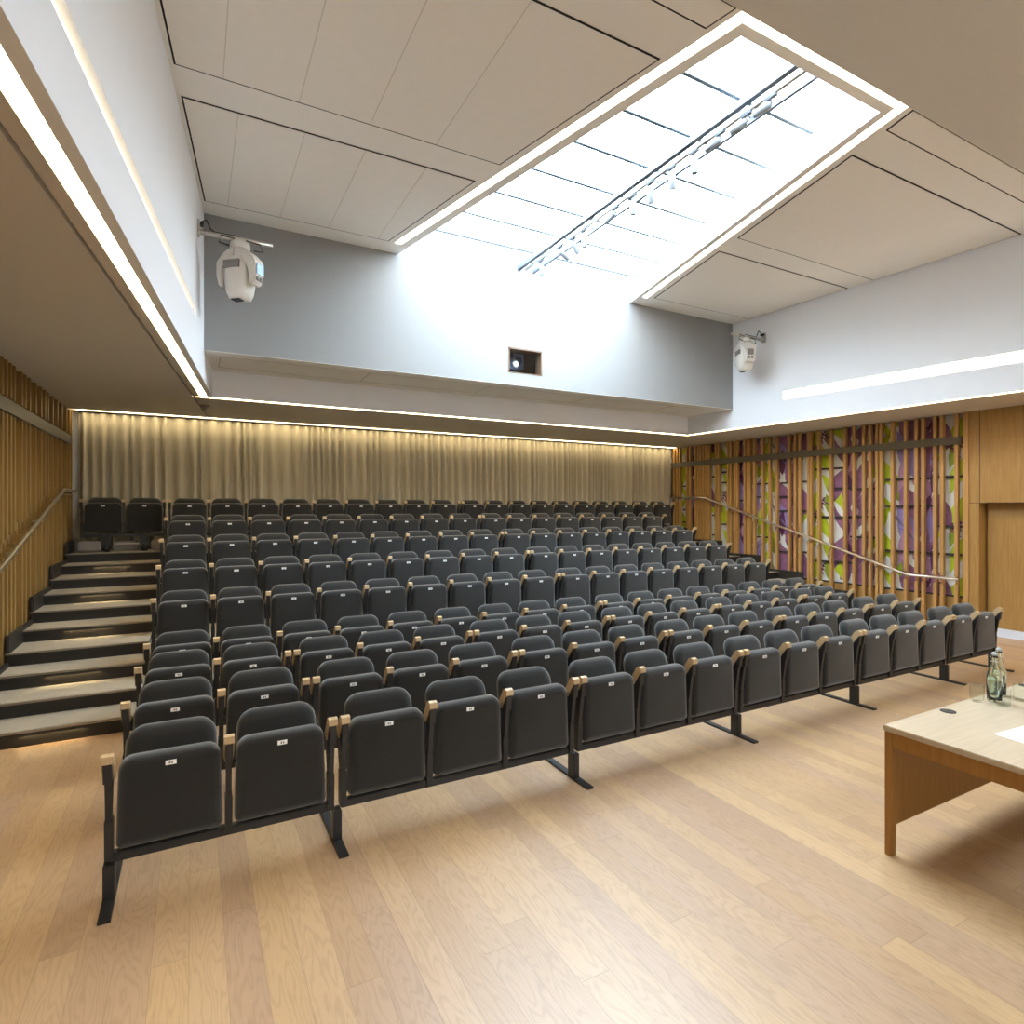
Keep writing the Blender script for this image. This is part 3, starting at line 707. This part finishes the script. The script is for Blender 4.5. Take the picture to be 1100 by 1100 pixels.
for r in range(9):
    X0, p = fits[r]; y = ROWY[r]
    n = 16 if r < 3 else (17 if r < 8 else 19)
    zb = 0 if r < 3 else (.04 if r == 3 else .04 + 2*st*(r-3))
    brk = [1, 4, 7, 10, 13] if r < 3 else ([8] if r < 8 else [8, 16])
    x = X0; run0 = X0-p/2; leg0 = None; m = 0
    for i in range(n):
        last = i == n-1
        lab = 'charcoal tip-up theatre seat in the %s, %s from its left end' % (rown[r], ordn[i]) if not last else 'charcoal tip-up theatre seat at the right-hand end of the %s' % rown[r]
        if r == 8 and i >= 17: lab = 'charcoal tip-up seat in the back row by the mural, %s one of the end pair' % ('left' if i == 17 else 'right')
        place_seat(x, y, zb, p, lab, 'charcoal theatre seats, ' + rown[r], True, i in brk or last)
        if i in brk or last:
            x1 = x+p/2; m += 1
            gx = GAP/2
            legs = [run0 - (gx if m > 1 else 0)] + ([x1] if last else [])
            zfl = 0 if r < 4 else 2*st*(r-3)
            if n > 16 and not last: legs.append((run0+x1)/2)
            if r < 4 or True:
                frame(run0 - (gx-.022 if m > 1 else -.0), x1 + (gx-.022 if not last else 0), y, zb, 'black steel beam under the %s, %s length from the left' % (rown[r], ordn[m-1]), legs, zfl)
            run0 = x1+GAP; x = run0+p/2
        else: x += p
# pair of seats on the top landing, on a wheeled trolley
for i, x in enumerate((-1.07, -.60)):
    place_seat(x, 9.52, 10*st+.045, .47, 'dark tip-up seat above the left stairs, %s of the landing pair' % ('left' if i == 0 else 'right'), 'pair of seats on the top landing', True, i == 1)
t = empty('seat_trolley', (-.85, 9.6, 10*st), 'low trolley with grey end blocks and black castors under the landing pair', 'trolley')
quick('beam', [black_metal], [(-.47, .47, -.06, -.01, .205, .245)], t, bevel=.004)
for x in (-.46, -.235, .0, .23, .46): pass
bm = B(); prism(bm, [(-.50, -.06), (-.25, -.06), (-.25, .10), (-.50, .10)], .02, .15); obj('end_block', bm, grey_vent, t, bevel=.012)
bm = B(); prism(bm, [(.33, -.06), (.46, -.06), (.46, .10), (.33, .10)], .02, .15); obj('end_block', bm, grey_vent, t, bevel=.012)
quick('rear_panel', [grey_vent], [(-.12, .16, .06, .10, .02, .14)], t, bevel=.005)
quick('cross_bar', [steel], [(-.10, .30, -.02, .0, .10, .115)], t)
for x in (-.19, .25):
    bm = B(); tube(bm, [(x-.03, .0, .05), (x+.03, .0, .05)], .05, 16); box(bm, x-.06, x+.06, -.03, .05, .09, .21); obj('castor', bm, black_metal, t)

# ------------------------------------------------------------------ moving head lights
def moving_light(label, loc, wall_dx, face, s=1.0):
    t = empty('moving_head_light', loc, label, 'stage light', 'moving head stage lights on the upper walls')
    c, si = math.cos(face), math.sin(face)
    # pole from the wall (above the body)
    bm = B(); tube(bm, [(wall_dx, 0, .03), (-.30*math.copysign(1, wall_dx), 0, .03)], .024, 12); obj('mounting_pole', bm, nosing if False else steel, t)
    bm = B(); box(bm, min(wall_dx, wall_dx*.95), max(wall_dx, wall_dx*.95), -.03, .03, -.01, .14); obj('wall_bracket', bm, steel, t)
    bm = B(); q = sorted((wall_dx*.95, wall_dx*.86)); box(bm, q[0], q[1], -.025, .025, .09, .12); obj('plug', bm, black_metal, t)
    bm = B(); tube(bm, [(wall_dx*.93, .03, .14), (wall_dx*.8, .03, .17), (wall_dx*.7, .03, .09), (wall_dx*.6, 0, .056), (0, 0, .058)], .007, 8)
    tube(bm, [(-.05, -.03, .02), (-.17, -.05, .02), (-.19, -.05, -.05), (-.10, -.04, -.06)], .007, 8)
    tube(bm, [(.05, -.03, .02), (.18, -.04, .0), (.20, -.04, -.07), (.12, -.04, -.07)], .007, 8)
    obj('cable', bm, black_metal, t)
    h = bpy.data.objects.new('body', None)
    def R(bm):
        for v in bm.verts:
            x, y = v.co.x*s, v.co.y*s; v.co.x = x*c-y*si; v.co.y = x*si+y*c; v.co.z *= s
    bm = B(); lathe(bm, [(0, -.005), (.09, -.005), (.095, -.05), (.085, -.075), (0, -.075)], 0, 0, 20); R(bm); base = obj('base', bm, fixture_white, t)
    # yoke: an arch with two arms
    bm = B()
    for sx in (-1, 1):
        pts = [(.05, -.07), (.13, -.11), (.215, -.20), (.225, -.33), (.20, -.43), (.15, -.44), (.140, -.27), (.07, -.205), (.0, -.18), (.0, -.07)]
        a = [bm.verts.new((sx*x, -.085 + .02*(abs(z) > .3), z)) for x, z in pts]; b = [bm.verts.new((sx*x, .085 - .02*(abs(z) > .3), z)) for x, z in pts]
        n = len(pts); bm.faces.new(a); bm.faces.new(b[::-1])
        for k in range(n): bm.faces.new((a[k], a[(k+1) % n], b[(k+1) % n], b[k]))
    bmesh.ops.recalc_face_normals(bm, faces=bm.faces)
    R(bm); obj('yoke', bm, fixture_white, t, bevel=.012)
    # head: tapered barrel
    bm = B(); seg = 20
    prof = [(.05, .06, -.145), (.115, .10, -.165), (.135, .125, -.24), (.132, .135, -.36), (.11, .12, -.50), (.085, .10, -.56), (.04, .05, -.575)]
    rings = []
    for rx, ry, z in prof:
        rings.append([bm.verts.new((rx*math.copysign(abs(math.cos(q))**.7, math.cos(q)), ry*math.copysign(abs(math.sin(q))**.7, math.sin(q)), z)) for q in [2*math.pi*k/seg for k in range(seg)]])
    for u, v in zip(rings, rings[1:]):
        for k in range(seg):
            f = bm.faces.new((u[k], u[(k+1) % seg], v[(k+1) % seg], v[k])); f.smooth = True
    bm.faces.new(rings[0]); bm.faces.new(rings[-1][::-1]); R(bm); hd = obj('head', bm, fixture_white, t)
    bm = B(); box(bm, -.085, .085, -.136, -.11, -.29, -.215); R(bm); obj('vent', bm, grey_vent, hd)
    bm = B(); box(bm, -.045, .045, -.075, .0, -.582, -.572); R(bm); obj('lens_slot', bm, black_metal, hd)
    bm = B(); box(bm, .224, .232, -.05, .05, -.34, -.24); R(bm); obj('display', bm, screen_blue if s > .99 else grey_vent, t)
    bm = B(); box(bm, .219, .228, -.045, -.01, -.40, -.36); box(bm, .219, .228, .01, .045, -.40, -.36); R(bm); obj('side_grille', bm, grey_vent, t)
moving_light('big white moving stage light on a pole from the upper left wall', (.40, 6.4, 4.36), -.37, math.radians(-42), 1.0)
moving_light('small white moving stage light on a pole from the upper right wall', (7.54, 6.35, 4.38), .44, math.radians(-128+12), .9)
# soffit sensor
t = empty('ceiling_sensor', (.12, 8.6, ZS), 'small dark dome sensor on the low ceiling by the left light strip', 'sensor')
bm = B(); lathe(bm, [(0, 0), (.055, 0), (.055, -.02), (.04, -.03), (.038, -.05), (.02, -.075), (0, -.08)], 0, 0, 18); obj('dome', bm, grey_vent, t)

# projector inside the window
t = empty('projector', (4.0, 7.22, 3.655), 'projector with glowing lens behind the small window in the grey wall', 'projector')
quick('body', [plain('projector_grey', (.13, .18, .28), .4)], [(-.22, .0, 0, .2, .02, .17)], t, bevel=.01)
bm = B(); tube(bm, [(-.06, -.03, .09), (-.06, .02, .09)], .05, 20); obj('lens_ring', bm, steel, t)
bm = B(); tube(bm, [(-.06, -.034, .09), (-.06, -.029, .09)], .028, 20); obj('lens', bm, proj_glow, t)
t = empty('equipment_box', (4.125, 7.45, 3.70), 'pale blue equipment box with a round speaker behind the small window', 'equipment box')
quick('shelf', [black_metal], [(-.5, .1, -.25, .2, -.21, -.19)], t)
quick('case', [plain('box_blue', (.30, .42, .72), .5)], [(-.09, .09, 0, .2, .05, .27)], t, bevel=.008)
bm = B(); lathe(bm, [(0, 0), (.05, 0), (.06, .006), (.055, .01), (0, .01)], 0, 0, 20)
for v in bm.verts: v.co = (v.co.x, -v.co.z, v.co.y+.17)
obj('speaker_cone', bm, plain('cone_blue', (.10, .16, .35), .5), t)
quick('stand', [black_metal], [(-.03, .03, .05, .15, -.20, .05)], t)

# ------------------------------------------------------------------ desk and what stands on it
DZ = .65
t = empty('desk', (3.06, 1.73, 0), 'oak speaker desk with open end and raised front panel, at the right', 'desk')
quick('desktop', [oak_desk_top], [(0, 2.4, -.80, 0, DZ-.028, DZ)], t, bevel=.003)
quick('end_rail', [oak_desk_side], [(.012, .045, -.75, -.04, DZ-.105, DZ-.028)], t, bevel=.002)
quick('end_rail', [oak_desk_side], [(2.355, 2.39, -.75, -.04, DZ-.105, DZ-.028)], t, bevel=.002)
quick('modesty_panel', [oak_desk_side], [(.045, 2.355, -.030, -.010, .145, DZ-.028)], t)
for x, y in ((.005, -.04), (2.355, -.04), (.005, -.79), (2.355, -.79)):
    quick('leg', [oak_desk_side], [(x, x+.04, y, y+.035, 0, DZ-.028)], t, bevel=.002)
for gx, gy in ((3.565, 1.675), (4.50, 1.69)):
    bm = B(); lathe(bm, [(0, 0), (.036, 0), (.036, .003), (.030, .004), (0, .004)], 0, 0, 24)
    obj('cable_grommet', bm, black_metal, t, (gx-3.06, gy-1.73, DZ))
# paper
bm = B(); box(bm, 0, .297, -.21, 0, 0, .002); o = obj('paper_sheet', bm, paper_m, None, (3.40, 1.40, DZ), label='white sheet of paper lying near the desk edge', category='paper')
o.rotation_euler = (0, 0, math.radians(-4))
bm = B(); box(bm, 0, .297, -.21, 0, 0, .002)
# bottles
grey_stopper = plain('stopper_porcelain', (.42, .44, .44), .25)
def bottle(x, y, label):
    t = empty('swing_top_bottle', (x, y, DZ), label, 'bottle', 'glass water bottles on the desk')
    k = .93
    out = [(0, .002), (.034, .002), (.038, .01), (.039, .13), (.035, .165), (.022, .215), (.015, .245), (.0145, .262), (.018, .266), (.018, .274), (.0145, .276)]
    inn = [(.0115, .276), (.0115, .245), (.018, .215), (.031, .165), (.035, .13), (.035, .014), (0, .010)]
    bm = B(); lathe(bm, [(r*k, z*k) for r, z in out+inn], 0, 0, 32); obj('glass', bm, bottle_glass, t)
    bm = B(); lathe(bm, [(0, .0155), (.034, .0155), (.034, .13), (.032, .155), (0, .155)], 0, 0, 28)
    for v in bm.verts: v.co *= k
    obj('water', bm, water_m, t)
    bm = B(); lathe(bm, [(0, .277), (.014, .277), (.016, .288), (.010, .298), (0, .30)], 0, 0, 20)
    for v in bm.verts: v.co *= k
    obj('stopper', bm, grey_stopper, t)
    bm = B(); tube(bm, [(-.018, 0, .24), (-.021, 0, .265), (-.012, 0, .295), (0, 0, .302), (.012, 0, .295), (.021, 0, .265), (.026, -.004, .235), (.018, -.006, .215)], .0016, 6)
    tube(bm, [(.019*math.cos(a), .019*math.sin(a), .243) for a in [i*math.pi/8 for i in range(17)]], .0016, 6)
    for v in bm.verts: v.co *= k
    obj('wire_bail', bm, steel, t)
bottle(3.985, 1.64, 'swing-top glass water bottle on the desk, the nearer and left of two')
bottle(4.135, 1.68, 'swing-top glass water bottle on the desk, the farther and right of two')
def tumbler(x, y, label):
    bm = B(); lathe(bm, [(0, .001), (.029, .001), (.033, .008), (.037, .10), (.0345, .10), (.031, .014), (.028, .010), (0, .010)], 0, 0, 28)
    obj('drinking_glass', bm, tumbler_glass, None, (x, y, DZ), label=label, category='glass', group='empty tumblers on the desk')
tumbler(3.895, 1.685, 'clear tumbler on the desk left of the bottles')
tumbler(3.925, 1.575, 'clear tumbler on the desk in front of the nearer bottle')
tumbler(4.125, 1.575, 'clear tumbler on the desk right of the bottles')
